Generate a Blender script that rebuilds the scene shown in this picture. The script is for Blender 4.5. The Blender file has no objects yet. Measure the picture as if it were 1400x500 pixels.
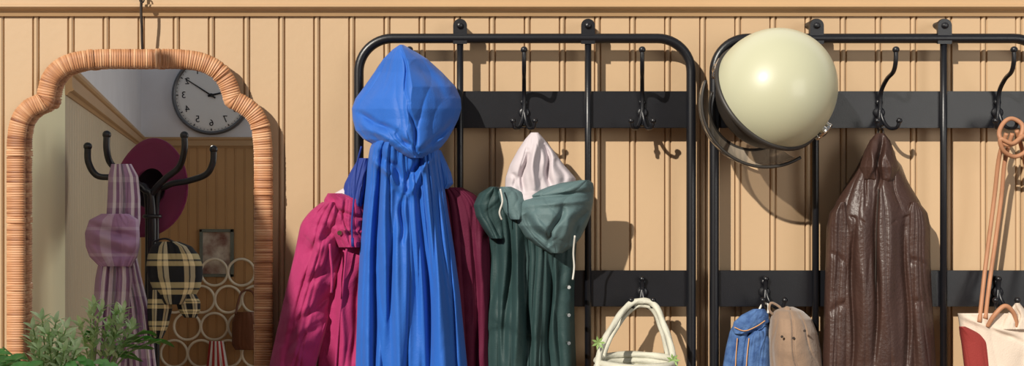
import bpy, bmesh, math, random
import numpy as np
from mathutils import Vector, Matrix, noise
random.seed(7)
S=0.0015; D=2.0; ZC=1.5
sc=bpy.context.scene
def P(x,y,d=0.0):
    k=S*(D-d)/D
    return ((x-700)*k,-d,ZC+(250-y)*k)
def R(x,y,L):
    k=S*(D-0.03+L)/D
    return ((x-700)*k,-L,ZC+(250-y)*k)
def mapR(L0): return lambda x,y,d:R(x,y,L0-d)
def lin(c):
    return tuple(((v/255)/12.92 if v/255<=0.04045 else ((v/255+0.055)/1.055)**2.4) for v in c)+(1.0,)
# ---------------------------------------------------------------- materials
def pbr(name,col,rough=0.6,metal=0.0,var=0.12,vscale=6,bump=0.0,bscale=200,coat=0.0,sheen=0.0,col2=None,stretch=None,spec=0.5,bdist=0.002,crease=0.0,cscale=14,cstretch=(1,1,0.45)):
    m=bpy.data.materials.new(name); m.use_nodes=True
    nt=m.node_tree; n=nt.nodes; l=nt.links; b=n['Principled BSDF']
    b.inputs['Roughness'].default_value=rough; b.inputs['Metallic'].default_value=metal
    b.inputs['Specular IOR Level'].default_value=spec
    if coat: b.inputs['Coat Weight'].default_value=coat; b.inputs['Coat Roughness'].default_value=0.15
    if sheen: b.inputs['Sheen Weight'].default_value=sheen
    tc=n.new('ShaderNodeTexCoord'); mp=n.new('ShaderNodeMapping'); l.new(tc.outputs['Object'],mp.inputs['Vector'])
    if stretch: mp.inputs['Scale'].default_value=stretch
    nz=n.new('ShaderNodeTexNoise'); nz.inputs['Scale'].default_value=vscale; nz.inputs['Detail'].default_value=5
    l.new(mp.outputs['Vector'],nz.inputs['Vector'])
    r=n.new('ShaderNodeValToRGB'); c=lin(col)
    c2=lin(col2) if col2 else tuple(min(1,v*(1+var)) for v in c[:3])+(1,)
    c1=c if col2 else tuple(v*(1-var) for v in c[:3])+(1,)
    r.color_ramp.elements[0].color=c1; r.color_ramp.elements[1].color=c2
    r.color_ramp.elements[0].position=0.3; r.color_ramp.elements[1].position=0.7
    l.new(nz.outputs['Fac'],r.inputs['Fac']); l.new(r.outputs['Color'],b.inputs['Base Color'])
    last=None
    if crease:
        m2=n.new('ShaderNodeMapping'); m2.inputs['Scale'].default_value=cstretch; l.new(tc.outputs['Object'],m2.inputs['Vector'])
        t=n.new('ShaderNodeTexNoise'); t.inputs['Scale'].default_value=cscale; t.inputs['Detail'].default_value=1.5; t.inputs['Distortion'].default_value=0.8
        l.new(m2.outputs['Vector'],t.inputs['Vector'])
        bp=n.new('ShaderNodeBump'); bp.inputs['Strength'].default_value=crease; bp.inputs['Distance'].default_value=0.02
        l.new(t.outputs['Fac'],bp.inputs['Height']); last=bp
    if bump:
        t=n.new('ShaderNodeTexNoise'); t.inputs['Detail'].default_value=4
        t.inputs['Scale'].default_value=bscale; l.new(tc.outputs['Object'],t.inputs['Vector'])
        bp=n.new('ShaderNodeBump'); bp.inputs['Strength'].default_value=bump; bp.inputs['Distance'].default_value=bdist
        l.new(t.outputs['Fac'],bp.inputs['Height'])
        if last: l.new(last.outputs['Normal'],bp.inputs['Normal'])
        last=bp
    if last: l.new(last.outputs['Normal'],b.inputs['Normal'])
    return m
def uvstripes(name,ustops,vstops=None,nu=3,nv=6,rough=0.9,bump=0.2,mode='MIX',fac=0.5):
    m=bpy.data.materials.new(name); m.use_nodes=True
    nt=m.node_tree; n=nt.nodes; l=nt.links; b=n['Principled BSDF']; b.inputs['Roughness'].default_value=rough
    tc=n.new('ShaderNodeTexCoord'); sx=n.new('ShaderNodeSeparateXYZ'); l.new(tc.outputs['UV'],sx.inputs[0])
    outs=[]
    for ax,stops,rep in (('X',ustops,nu),('Y',vstops,nv)):
        if not stops: continue
        mu=n.new('ShaderNodeMath'); mu.operation='MULTIPLY'; mu.inputs[1].default_value=rep; l.new(sx.outputs[ax],mu.inputs[0])
        fr=n.new('ShaderNodeMath'); fr.operation='FRACT'; l.new(mu.outputs[0],fr.inputs[0])
        r=n.new('ShaderNodeValToRGB'); r.color_ramp.interpolation='CONSTANT'
        e=r.color_ramp.elements
        e[0].position=stops[0][0]; e[0].color=lin(stops[0][1]); e[1].position=stops[1][0]; e[1].color=lin(stops[1][1])
        for p,c in stops[2:]:
            q=e.new(p); q.color=lin(c)
        l.new(fr.outputs[0],r.inputs['Fac']); outs.append(r.outputs['Color'])
    if len(outs)==2:
        mx=n.new('ShaderNodeMix'); mx.data_type='RGBA'; mx.blend_type=mode; mx.inputs[0].default_value=fac
        l.new(outs[0],mx.inputs[6]); l.new(outs[1],mx.inputs[7]); l.new(mx.outputs[2],b.inputs['Base Color'])
    else: l.new(outs[0],b.inputs['Base Color'])
    t=n.new('ShaderNodeTexNoise'); t.inputs['Scale'].default_value=300; l.new(tc.outputs['Object'],t.inputs['Vector'])
    bp=n.new('ShaderNodeBump'); bp.inputs['Strength'].default_value=bump; bp.inputs['Distance'].default_value=0.002
    l.new(t.outputs['Fac'],bp.inputs['Height']); l.new(bp.outputs['Normal'],b.inputs['Normal'])
    return m
M={}
M['wall']=pbr('painted_beadboard',(190,161,127),0.5,var=0.06,vscale=2,bump=0.15,bscale=60,stretch=(1,1,0.2),spec=0.35)
M['trim']=pbr('painted_trim',(188,154,114),0.45,var=0.05,vscale=3,bump=0.1,bscale=50)
M['upper']=pbr('white_plaster',(226,226,230),0.85,var=0.03,bump=0.1,bscale=80)
M['cream']=pbr('cream_paint',(255,248,206),0.7,var=0.02)
M['lwall']=pbr('grey_beige_beadboard',(200,184,156),0.6,var=0.05,vscale=2)
M['rwall']=pbr('ochre_beadboard',(192,150,102),0.6,var=0.08,vscale=2)
M['floor']=pbr('oak_floor',(150,110,72),0.5,var=0.2,vscale=4,stretch=(1,8,1))
M['black']=pbr('black_powder_coat',(18,19,24),0.36,var=0.1,vscale=40,bump=0.08,bscale=500,spec=0.5)
M['blue']=pbr('blue_nylon',(36,96,184),0.55,var=0.05,vscale=10,bump=0.25,bscale=350,sheen=0.1,spec=0.3,bdist=0.002,crease=0.14,cscale=22)
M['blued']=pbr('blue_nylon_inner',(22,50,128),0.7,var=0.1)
M['mag']=pbr('magenta_cotton',(160,42,94),0.68,var=0.08,vscale=12,bump=0.35,bscale=350,sheen=0.1,spec=0.25,bdist=0.002,crease=0.18,cscale=22,cstretch=(1,1,0.7))
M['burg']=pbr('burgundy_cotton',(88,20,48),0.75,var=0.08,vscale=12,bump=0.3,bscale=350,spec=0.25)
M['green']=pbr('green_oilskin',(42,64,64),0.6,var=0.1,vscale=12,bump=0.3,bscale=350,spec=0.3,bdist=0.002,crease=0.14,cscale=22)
M['green_lit']=pbr('green_oilskin_lit',(86,108,110),0.6,var=0.1,vscale=12,bump=0.3,bscale=350,spec=0.3,bdist=0.002,crease=0.14,cscale=22,cstretch=(1,1,0.8))  # same oilskin made paler: light falling on the hood is put into the colour
M['lining']=pbr('white_lining',(196,186,190),0.85,var=0.05,bump=0.2,bscale=150,crease=0.1,cscale=25)
M['leather']=pbr('brown_leather',(64,44,38),0.42,var=0.14,vscale=14,bump=0.4,bscale=170,bdist=0.003,spec=0.5,crease=0.4,cscale=12,cstretch=(1,1,0.5))
M['helmet']=pbr('cream_satin',(186,186,158),0.40,var=0.02,coat=0.25)
M['rubber']=pbr('grey_rubber',(46,42,38),0.5)
M['chrome']=pbr('chrome',(215,212,205),0.18,metal=1.0,var=0.03)
M['denim']=pbr('denim',(42,74,126),0.85,col2=(82,116,166),vscale=60,bump=0.5,bscale=400,crease=0.3,cscale=22)
M['suede']=pbr('taupe_suede',(138,114,94),0.9,var=0.15,vscale=20,bump=0.4,bscale=250,sheen=0.3,crease=0.2,cscale=20)
M['rope']=pbr('pale_rope',(196,194,178),0.6,var=0.08,vscale=40,bump=0.4,bscale=300)
M['tan']=pbr('tan_leather_cord',(172,122,90),0.6,var=0.1,vscale=30)
M['canvas']=pbr('cream_canvas',(208,192,176),0.9,var=0.05,bump=0.4,bscale=400,crease=0.2)
M['red']=pbr('brick_red_canvas',(140,46,42),0.85,var=0.08,bump=0.4,bscale=400)
M['cord']=pbr('dark_cord',(45,35,28),0.8)
M['leafd']=pbr('leaf_green',(104,178,84),0.4,var=0.3,vscale=25,spec=0.6)
M['leafl']=pbr('leaf_sage',(224,238,196),0.5,col2=(156,198,120),vscale=30)
M['stem']=pbr('stem_green',(130,160,90),0.6)
M['terra']=pbr('terracotta',(176,98,66),0.8)
M['soil']=pbr('soil',(50,36,26),0.95)
M['wood']=pbr('console_wood',(120,82,52),0.5,var=0.2,vscale=5,stretch=(1,8,8))
M['hat']=pbr('plum_felt',(112,24,72),0.9,var=0.1,sheen=0.15)
M['hatin']=pbr('hat_lining',(32,14,26),0.9)
M['face']=pbr('clock_face',(236,236,234),0.6,var=0.02)
M['ink']=pbr('black_ink',(30,30,34),0.6)
M['crim']=pbr('clock_rim',(110,112,116),0.35,metal=0.6)
M['ring']=pbr('ring_cane',(232,220,196),0.6)
M['pframe']=pbr('grey_green_frame',(112,118,108),0.6)
M['photo']=pbr('photo_print',(230,222,205),0.5,col2=(120,70,60),vscale=9)
M['bagb']=pbr('brown_bag_leather',(112,66,42),0.5)
M['pstring']=pbr('drawstring',(205,202,194),0.7)
M['scarf']=uvstripes('lavender_scarf',[(0,(156,126,158)),(0.30,(218,212,216)),(0.48,(126,92,126)),(0.66,(202,190,202)),(0.85,(114,106,118))],[(0,(162,132,164)),(0.5,(212,206,212)),(0.7,(124,90,126))],nu=1.8,nv=3,fac=0.18)
M['scarfk']=uvstripes('lavender_scarf_knot',[(0,(168,132,168)),(0.4,(190,170,194)),(0.7,(156,120,158))],[(0,(164,128,162)),(0.5,(200,188,204)),(0.62,(144,108,144))],nu=1.5,nv=2.0,fac=0.3)
M['plaid']=uvstripes('checked_wool',[(0,(20,24,30)),(0.4,(225,210,165)),(0.58,(90,90,84)),(0.64,(236,226,190)),(0.82,(20,24,30))],[(0,(20,24,28)),(0.42,(228,214,160)),(0.62,(60,62,60)),(0.68,(224,206,150)),(0.85,(20,22,24))],nu=2.1,nv=2.2)
def mirror_mat():
    m=bpy.data.materials.new('mirror_glass'); m.use_nodes=True
    b=m.node_tree.nodes['Principled BSDF']; b.inputs['Metallic'].default_value=1; b.inputs['Roughness'].default_value=0.0
    b.inputs['Base Color'].default_value=(0.95,0.96,0.95,1); return m
M['mirror']=mirror_mat()
def visor_mat():
    m=bpy.data.materials.new('smoked_visor'); m.use_nodes=True
    b=m.node_tree.nodes['Principled BSDF']; b.inputs['Roughness'].default_value=0.08
    b.inputs['Base Color'].default_value=(0.40,0.35,0.28,1)
    b.inputs['Alpha'].default_value=0.68; b.inputs['Coat Weight'].default_value=1; return m
M['visor']=visor_mat()
def rattan_mat():
    m=bpy.data.materials.new('rattan'); m.use_nodes=True
    nt=m.node_tree; n=nt.nodes; l=nt.links; b=n['Principled BSDF']; b.inputs['Roughness'].default_value=0.5
    tc=n.new('ShaderNodeTexCoord'); mp=n.new('ShaderNodeMapping'); mp.inputs['Scale'].default_value=(1,1.2,1)
    l.new(tc.outputs['UV'],mp.inputs['Vector'])
    nz=n.new('ShaderNodeTexNoise'); nz.inputs['Scale'].default_value=0.5; nz.inputs['Detail'].default_value=3
    l.new(mp.outputs['Vector'],nz.inputs['Vector'])
    r=n.new('ShaderNodeValToRGB'); e=r.color_ramp.elements
    e[0].position=0.3; e[0].color=lin((128,76,46)); e[1].position=0.70; e[1].color=lin((214,170,130))
    q=e.new(0.48); q.color=lin((184,130,90))
    l.new(nz.outputs['Fac'],r.inputs['Fac']); l.new(r.outputs['Color'],b.inputs['Base Color']); return m
M['rattan']=rattan_mat()
# ---------------------------------------------------------------- geometry helpers
def empty(name,loc=(0,0,0)):
    o=bpy.data.objects.new(name,None); sc.collection.objects.link(o); o.location=loc; o.empty_display_size=0.05
    bpy.context.view_layer.update(); return o
def mesh(name,verts,faces,mat,parent=None,smooth=True,uvs=None,recalc=True):
    me=bpy.data.meshes.new(name); me.from_pydata([tuple(map(float,v)) for v in verts],[],[tuple(int(i) for i in f) for f in faces])
    if uvs is not None:
        ul=me.uv_layers.new(name='UVMap')
        li=np.zeros(len(me.loops),dtype=np.int32); me.loops.foreach_get('vertex_index',li)
        ul.data.foreach_set('uv',np.asarray(uvs,dtype=np.float32)[li].ravel())
    if recalc:
        bm=bmesh.new(); bm.from_mesh(me); bmesh.ops.recalc_face_normals(bm,faces=bm.faces); bm.to_mesh(me); bm.free()
    if smooth: me.polygons.foreach_set('use_smooth',[True]*len(me.polygons))
    me.materials.append(mat); me.update()
    o=bpy.data.objects.new(name,me); sc.collection.objects.link(o)
    if parent: o.parent=parent; o.matrix_parent_inverse=parent.matrix_world.inverted()
    return o
def box(name,a,b,mat,parent=None,bev=0.002):
    bm=bmesh.new(); bmesh.ops.create_cube(bm,size=1)
    for v in bm.verts: v.co=Vector([(a[i]+b[i])/2+v.co[i]*abs(b[i]-a[i]) for i in range(3)])
    if bev: bmesh.ops.bevel(bm,geom=bm.edges[:],offset=bev,segments=2,affect='EDGES')
    me=bpy.data.meshes.new(name); bm.to_mesh(me); bm.free(); me.materials.append(mat)
    o=bpy.data.objects.new(name,me); sc.collection.objects.link(o)
    if parent: o.parent=parent; o.matrix_parent_inverse=parent.matrix_world.inverted()
    return o
def catmull(pts,n=8,closed=False):
    pts=[Vector(p) for p in pts]; out=[]; N=len(pts)
    rng=range(N) if closed else range(N-1)
    for i in rng:
        if closed: p0,p1,p2,p3=[pts[(i+k)%N] for k in (-1,0,1,2)]
        else: p0,p1,p2,p3=pts[max(i-1,0)],pts[i],pts[i+1],pts[min(i+2,N-1)]
        for j in range(n):
            t=j/n
            out.append(0.5*((2*p1)+(p2-p0)*t+(2*p0-5*p1+4*p2-p3)*t*t+(3*p1-p0-3*p2+p3)*t**3))
    if not closed: out.append(pts[-1])
    return out
def tube(name,pts,r,mat,parent=None,closed=False,sm=0,seg=12,twist=0,ball=0):
    if sm: pts=catmull(pts,sm,closed)
    pts=[Vector(p) for p in pts]; N=len(pts)
    rs=r if isinstance(r,(list,tuple)) else [r]*N
    if len(rs)!=N: rs=list(np.interp(np.linspace(0,1,N),np.linspace(0,1,len(rs)),rs))
    V=[];F=[];nrm=None
    for i in range(N):
        if closed: t=(pts[(i+1)%N]-pts[i-1]).normalized()
        else: t=(pts[min(i+1,N-1)]-pts[max(i-1,0)]).normalized()
        if nrm is None:
            nrm=t.orthogonal().normalized() if abs(t.y)>0.9 else (Vector((0,1,0))-t*t.y).normalized()
        else: nrm=(nrm-t*nrm.dot(t)).normalized()
        b=t.cross(nrm)
        for k in range(seg):
            a=2*math.pi*k/seg; rr=rs[i]
            if twist: rr*=1+0.12*math.sin(3*a+i*twist)
            V.append(pts[i]+nrm*math.cos(a)*rr+b*math.sin(a)*rr)
    M_=N if closed else N-1
    for i in range(M_):
        for k in range(seg):
            j=(i+1)%N
            F.append((i*seg+k,i*seg+(k+1)%seg,j*seg+(k+1)%seg,j*seg+k))
    if not closed:
        F.append(tuple(range(seg))); F.append(tuple((N-1)*seg+k for k in range(seg)))
    if ball:
        for c in ((pts[-1],) if ball>0 else (pts[0],)):
            base=len(V); R_=abs(ball); nr=7; ns=12
            for a in range(nr+1):
                th=math.pi*a/nr
                for k in range(ns):
                    ph=2*math.pi*k/ns
                    V.append(c+Vector((math.sin(th)*math.cos(ph),math.sin(th)*math.sin(ph),math.cos(th)))*R_)
            for a in range(nr):
                for k in range(ns):
                    F.append((base+a*ns+k,base+a*ns+(k+1)%ns,base+(a+1)*ns+(k+1)%ns,base+(a+1)*ns+k))
    return mesh(name,V,F,mat,parent)
def disc(name,c,axis,r,h,mat,parent=None,seg=24,dome=0.0):
    axis=Vector(axis).normalized(); u=axis.orthogonal().normalized(); w=axis.cross(u); c=Vector(c)
    prof=[(0.0,r*0.98),(0.0,r),(h*0.75,r),(h,r*0.88)]
    if dome: prof+= [(h+dome*math.sin(t*math.pi/8),r*0.88*math.cos(t*math.pi/8)) for t in range(1,4)]
    V=[];F=[]
    for z,rr in prof:
        for k in range(seg):
            a=2*math.pi*k/seg; V.append(c+axis*z+u*math.cos(a)*rr+w*math.sin(a)*rr)
    for i in range(len(prof)-1):
        for k in range(seg): F.append((i*seg+k,i*seg+(k+1)%seg,(i+1)*seg+(k+1)%seg,(i+1)*seg+k))
    F.append(tuple(range(seg))); F.append(tuple((len(prof)-1)*seg+k for k in range(seg)))
    return mesh(name,V,F,mat,parent,smooth=False)
def lathe(name,c,axis,prof,mat,parent=None,seg=48,warp=None):
    axis=Vector(axis).normalized(); u=axis.orthogonal().normalized(); w=axis.cross(u); c=Vector(c)
    V=[];F=[]
    for i,(z,rr) in enumerate(prof):
        for k in range(seg):
            a=2*math.pi*k/seg; dz=warp(a,rr) if warp else 0
            V.append(c+axis*(z+dz)+u*math.cos(a)*rr+w*math.sin(a)*rr)
    for i in range(len(prof)-1):
        for k in range(seg): F.append((i*seg+k,i*seg+(k+1)%seg,(i+1)*seg+(k+1)%seg,(i+1)*seg+k))
    return mesh(name,V,F,mat,parent)
def smoothrows(a,w):
    if w<2: return a
    k=np.hanning(w+2)[1:-1]; k/=k.sum()
    pad=np.concatenate([2*a[0]-a[1:w+1][::-1],a,2*a[-1]-a[-w-1:-1][::-1]])
    return np.convolve(pad,k,'same')[w:-w]
def pn(x,y,seed):
    """2-D gradient noise, about -1..1"""
    rng=np.random.RandomState(seed); G=rng.rand(64,64)*2*np.pi; gx,gy=np.cos(G),np.sin(G)
    xi=np.floor(x).astype(int); yi=np.floor(y).astype(int); xf=x-xi; yf=y-yi
    fx=xf**3*(xf*(xf*6-15)+10); fy=yf**3*(yf*(yf*6-15)+10)
    def g(ix,iy,dx,dy): a=ix%64; b=iy%64; return gx[a,b]*dx+gy[a,b]*dy
    a=g(xi,yi,xf,yf); b=g(xi+1,yi,xf-1,yf); c=g(xi,yi+1,xf,yf-1); d=g(xi+1,yi+1,xf-1,yf-1)
    return ((a*(1-fx)+b*fx)*(1-fy)+(c*(1-fx)+d*fx)*fy)*1.5
def foldf(u,v,freq,seed):
    """long irregular hanging folds from stretched, warped noise"""
    t=(u+1)*0.5; w=0.4*pn(t*2+3,v*1.3,seed+1)
    x=t*freq*1.7+w+7.3
    n1=pn(x,v*0.8+0.4,seed+2); n2=pn(x*1.8+4,v*1.2+5,seed+3); n3=pn(x*3.4+9,v*2.0+2,seed+4)
    return 1.4*n1+0.65*(np.tanh(np.abs(n2)*3.0)-0.5)+0.14*n3
def creases(X,Y,seed,sc_=1.0):
    """soft diagonal crease lines, patchy"""
    out=0
    for k,(ang,s) in enumerate(((0.62,1.0),(-0.7,1.15))):
        ca,sa=math.cos(ang),math.sin(ang)
        a=(X*ca+Y*sa)/(80*sc_); b=(-X*sa+Y*ca)/(34*sc_)
        n=pn(a*s+0.5*pn(a,b,seed+k),b*s+11,seed+10+k); m=np.clip(pn(X/60,Y/60+k*5,seed+20+k)*2.0+0.1,0,1)
        out=out+(np.tanh(n*2.2)*0.9 - np.exp(-(n/0.12)**2)*0.25)*m
    return out
def drape(name,rows,mat,parent=None,d0=0.05,bulge=0.06,amp=(0.004,0.012),freq=5,seed=1,nu=160,nv=200,strokes=(),back=0.008,mp=P,pw=2.4,wr=0.0,sm=0.05,peak=0.0,pc=0.0,wsc=1.0,dz=0.0):
    """rows: (y,xl,xr[,d0,bulge]) ; strokes: ridge(+)/crease(-) lines"""
    rows=[tuple(r)+(d0,bulge) if len(r)<5 else tuple(r) for r in rows]
    A=np.array(rows,float); y=np.linspace(A[0,0],A[-1,0],nv); w=int(nv*sm)
    xl=smoothrows(np.interp(y,A[:,0],A[:,1]),w); xr=smoothrows(np.interp(y,A[:,0],A[:,2]),w)
    dd=smoothrows(np.interp(y,A[:,0],A[:,3]),w)+dz; bb=smoothrows(np.interp(y,A[:,0],A[:,4]),w)
    v=np.linspace(0,1,nv); u=-np.cos(np.linspace(0,math.pi,nu))*0.35+np.linspace(-1,1,nu)*0.65
    U,Vv=np.meshgrid(u,v)
    mid=(xl+xr)/2; half=np.maximum((xr-xl)/2,0.5)
    X=mid[:,None]+half[:,None]*U; Y=np.repeat(y[:,None],nu,1)
    rowscale=np.clip(half/half.max()*1.6,0.15,1)
    am=(amp[0]+(amp[1]-amp[0])*v)[:,None]*rowscale[:,None]
    F_=foldf(U,Vv,freq,seed)
    env=(1-np.abs(U)**pw)**(1/2.0)
    uc=np.where(U<pc,(pc-U)/(1+pc),(U-pc)/(1-pc))
    prof=(env*(1-peak)+peak*(1-uc)**0.85)*bb[:,None]
    dsp=am*F_*(1-np.abs(U)**8)
    if wr: dsp=dsp+wr*creases(X,Y,seed+99,wsc)
    for s in strokes:
        x1,y1,x2,y2,wd,a=s
        dx,dy=x2-x1,y2-y1; t=np.clip(((X-x1)*dx+(Y-y1)*dy)/(dx*dx+dy*dy),0,1)
        px=X-x1-t*dx+2.5*np.sin(t*7+x1); dist=np.hypot(px,Y-y1-t*dy)
        fade=np.sin(np.clip(t,0.02,0.98)*3.1416)**0.5
        dsp+=a*np.exp(-(dist/wd)**2)*fade
    d=dd[:,None]+prof+dsp*np.clip(env*2,0,1)
    d=np.maximum(d,dd[:,None]-0.004)
    nb=14; ub=np.linspace(1,-1,nb+2)[1:-1]
    V=[];UV=[]
    for i in range(nv):
        for j in range(nu):
            V.append(mp(X[i,j],Y[i,j],d[i,j])); UV.append(((U[i,j]+1)/2,v[i]))
        for q in ub:
            V.append(mp(mid[i]+half[i]*q,y[i],dd[i]-back*(1-q*q)**0.5)); UV.append(((q+1)/2,v[i]))
    W=nu+nb; F=[]
    for i in range(nv-1):
        for j in range(W):
            k=(j+1)%W; F.append((i*W+j,i*W+k,(i+1)*W+k,(i+1)*W+j))
    F.append(tuple(range(W))); F.append(tuple((nv-1)*W+j for j in range(W)))
    return mesh(name,V,F,mat,parent,uvs=UV)
def beadboard(name,A,B,z0,z1,mat,phase=0.0,pitch=0.072,side=1,parent=None):
    A=Vector((A[0],A[1],0)); B=Vector((B[0],B[1],0)); L=(B-A).length; t=(B-A)/L; nrm=Vector((t.y,-t.x,0))*side
    prof=[(0,0)]; k0=phase%pitch
    x=k0
    while x<L-0.012:
        if x>0.01:
            for dx,dd in ((-0.0078,0),(-0.0062,-0.005),(-0.0048,-0.005),(-0.0042,-0.001),(-0.002,0.0008),(0,0.0012),(0.002,0.0008),(0.0042,-0.001),(0.0048,-0.005),(0.0062,-0.005),(0.0078,0)):
                prof.append((x+dx,dd))
        x+=pitch
    prof.append((L,0)); V=[];F=[]
    for s,dd in prof:
        for z in (z0,z1): V.append(A+t*s+nrm*dd+Vector((0,0,z)))
    n=len(prof)
    for s in (0,L):
        for z in (z0,z1): V.append(A+t*s-nrm*0.03+Vector((0,0,z)))
    for i in range(n-1): F.append((2*i,2*i+2,2*i+3,2*i+1))
    b=2*n; F+= [(b,b+1,b+3,b+2),(0,1,b+1,b),(2*n-2,b+2,b+3,2*n-1)]
    F.append(tuple([2*i+1 for i in range(n)]+[b+3,b+1])); F.append(tuple([2*i for i in range(n)]+[b+2,b]))
    return mesh(name,V,F,mat,parent,smooth=False)
def molding(name,A,B,prof,mat,side=1):
    A=Vector((A[0],A[1],0)); B=Vector((B[0],B[1],0)); t=(B-A).normalized(); nrm=Vector((t.y,-t.x,0))*side
    V=[];n=len(prof)
    for q in (A,B):
        for dd,z in prof: V.append(q+nrm*dd+Vector((0,0,z)))
    F=[(i,(i+1)%n,n+(i+1)%n,n+i) for i in range(n)]+[tuple(range(n)),tuple(range(n,2*n))]
    return mesh(name,V,F,mat,smooth=False)
# ---------------------------------------------------------------- room shell
XW0,XW1=-1.25,2.6
RZ=1.857
beadboard('wall_front',(XW0,0),(XW1,0),0.0,RZ,M['wall'],phase=(433-700)*S-XW0,side=1)
box('wall_front_upper',(XW0,0.0,RZ),(XW1,0.03,2.6),M['upper'],bev=0)
def railprof(z): return [(-0.001,z-0.012),(0.006,z-0.012),(0.009,z-0.006),(0.012,z-0.002),(0.020,z+0.001),(0.024,z+0.004),(0.024,z+0.008),(0.020,z+0.010),(0.020,z+0.046),(0.026,z+0.050),(0.030,z+0.058),(0.030,z+0.070),(-0.001,z+0.072)]
molding('trim_1',(XW0,0),(XW1,0),railprof(RZ-0.004),M['trim'])
CL=5.5
c0=(-1.25,0); c1=(-1.361,-1.0); c2=(-1.032-0.3287*CL,-CL)
wn=empty('wall_left_near')
def slab(name,a,b,z0,z1,mat,th=0.05,parent=None):
    A=Vector((a[0],a[1],0));B=Vector((b[0],b[1],0));t=(B-A).normalized();n_=Vector((t.y,-t.x,0))*1
    V=[A+Vector((0,0,z0)),B+Vector((0,0,z0)),B+n_*th+Vector((0,0,z0)),A+n_*th+Vector((0,0,z0))]
    V+= [v+Vector((0,0,z1-z0)) for v in V]
    return mesh(name,V,[(0,1,2,3),(4,5,6,7),(0,1,5,4),(1,2,6,5),(2,3,7,6),(3,0,4,7)],mat,parent,smooth=False)
pm=(-1.25-0.111*0.62,-0.62)
slab('sill_part',c0,pm,0,0.85,M['cream'],parent=wn); slab('pier_part',pm,c1,0,1.88,M['cream'],parent=wn)
beadboard('wall_left',c1,c2,0,1.78,M['lwall'],side=-1)
slab('wall_left_upper',c1,c2,1.78,2.38,M['upper'],th=0.03)
molding('trim_2',c1,c2,railprof(1.78),M['trim'],side=-1)
beadboard('wall_rear',c2,(2.6,-CL),0,1.78,M['rwall'],side=-1)
box('wall_rear_upper',(c2[0],-CL-0.03,1.78),(2.6,-CL,2.9),M['upper'],bev=0)
molding('trim_3',c2,(2.6,-CL),railprof(1.78),M['trim'],side=-1)
box('floor',(-3.2,-CL-0.05,-0.05),(2.6,0.03,0),M['floor'],bev=0)
molding('baseboard_front',(XW0,0),(XW1,0),[(-0.001,0),(0.018,0),(0.018,0.1),(0.01,0.12),(-0.001,0.12)],M['trim'])
# ---------------------------------------------------------------- mirror
def mirror():
    root=empty('wall_mirror',P(190,300,0.02))
    ctrl=[(22,560),(22,400),(22,300),(22,215),(23,185),(28,163),(40,148),(54,141),(62,136)]
    ctrl2=[(64,124),(70,106),(85,91),(108,83),(140,80),(190,80),(240,80),(272,84),(296,95),(309,110),(315,124)]
    ctrl3=[(318,136),(330,142),(345,153),(355,170),(359,195),(360,225),(360,300),(360,400),(360,560)]
    path=[]
    for c in (ctrl,ctrl2,ctrl3):
        path+=[(p.x,p.y) for p in catmull([(a,b,0) for a,b in c],24)]
    path+=[(340,575),(190,578),(42,575)]
    path.append(path[0])
    pa=np.array(path); seg=np.hypot(*np.diff(pa,axis=0).T); s=np.concatenate([[0],np.cumsum(seg)]); Ltot=s[-1]
    N=3000; ss=np.linspace(0,Ltot,N,endpoint=False)
    px=np.interp(ss,s,pa[:,0]); py=np.interp(ss,s,pa[:,1])
    def csm(a,w):
        k=np.hanning(w+2)[1:-1];k/=k.sum(); q=np.concatenate([a[-w:],a,a[:w]]); return np.convolve(q,k,'same')[w:-w]
    px=csm(px,9);py=csm(py,9)
    tx=np.roll(px,-7)-np.roll(px,7); ty=np.roll(py,-7)-np.roll(py,7); tl=np.hypot(tx,ty); tx/=tl;ty/=tl
    tx=csm(tx,17);ty=csm(ty,17); tl=np.hypot(tx,ty); tx/=tl;ty/=tl
    period=3.3; strand=(ss/period).astype(int); rng=np.random.RandomState(3); sr=rng.rand(strand.max()+2)
    bands=[s_ for s_ in np.arange(75,Ltot,92)]
    V=[];UV=[];K=14
    for i in range(N):
        f=(ss[i]/period)%1; rip=math.sin(math.pi*f)**0.6
        w=13.2*(0.945+0.05*rip+0.03*(sr[strand[i]]-0.5)); dp=0.0125*(0.80+0.20*rip+0.08*(sr[strand[i]]-.5))
        bd=min(abs(ss[i]-b) for b in bands)
        if bd<4: w*=1.05; dp*=1.15
        elif bd<5.8: w*=0.94; dp*=0.78
        for k in range(K):
            a=2*math.pi*k/K; ca=math.cos(a); sa=math.sin(a)
            ca=math.copysign(abs(ca)**0.75,ca); sa=math.copysign(abs(sa)**0.85,sa)
            V.append(P(px[i]-ty[i]*w*ca,py[i]+tx[i]*w*ca,0.024+dp*sa)); UV.append((sr[strand[i]]*37+strand[i]*0.9,k/K*1.2))
    F=[(i*K+k,i*K+(k+1)%K,((i+1)%N)*K+(k+1)%K,((i+1)%N)*K+k) for i in range(N) for k in range(K)]
    mesh('rattan_frame',V,F,M['rattan'],root,uvs=UV)
    idx=range(0,N,15)
    V=[P(px[i],py[i],0.015) for i in idx]; n=len(V); V+= [P(px[i],py[i],0.008) for i in idx]
    mesh('glass',V,[tuple(range(n)),tuple(range(n,2*n))]+[(i,(i+1)%n,n+(i+1)%n,n+i) for i in range(n)],M['mirror'],root,smooth=False)
    tube('hanging_cord',[P(194,-30,0.032),P(193,10,0.034),P(194,45,0.03),P(195,74,0.022)],0.0026,M['cord'],root,sm=6,twist=1)
    tube('cord_loop',[P(194+3.2*math.cos(a),-2+6*math.sin(a),0.036) for a in np.linspace(0,6.28,16)[:-1]],0.0014,M['cord'],root,closed=True)
mirror()
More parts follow.
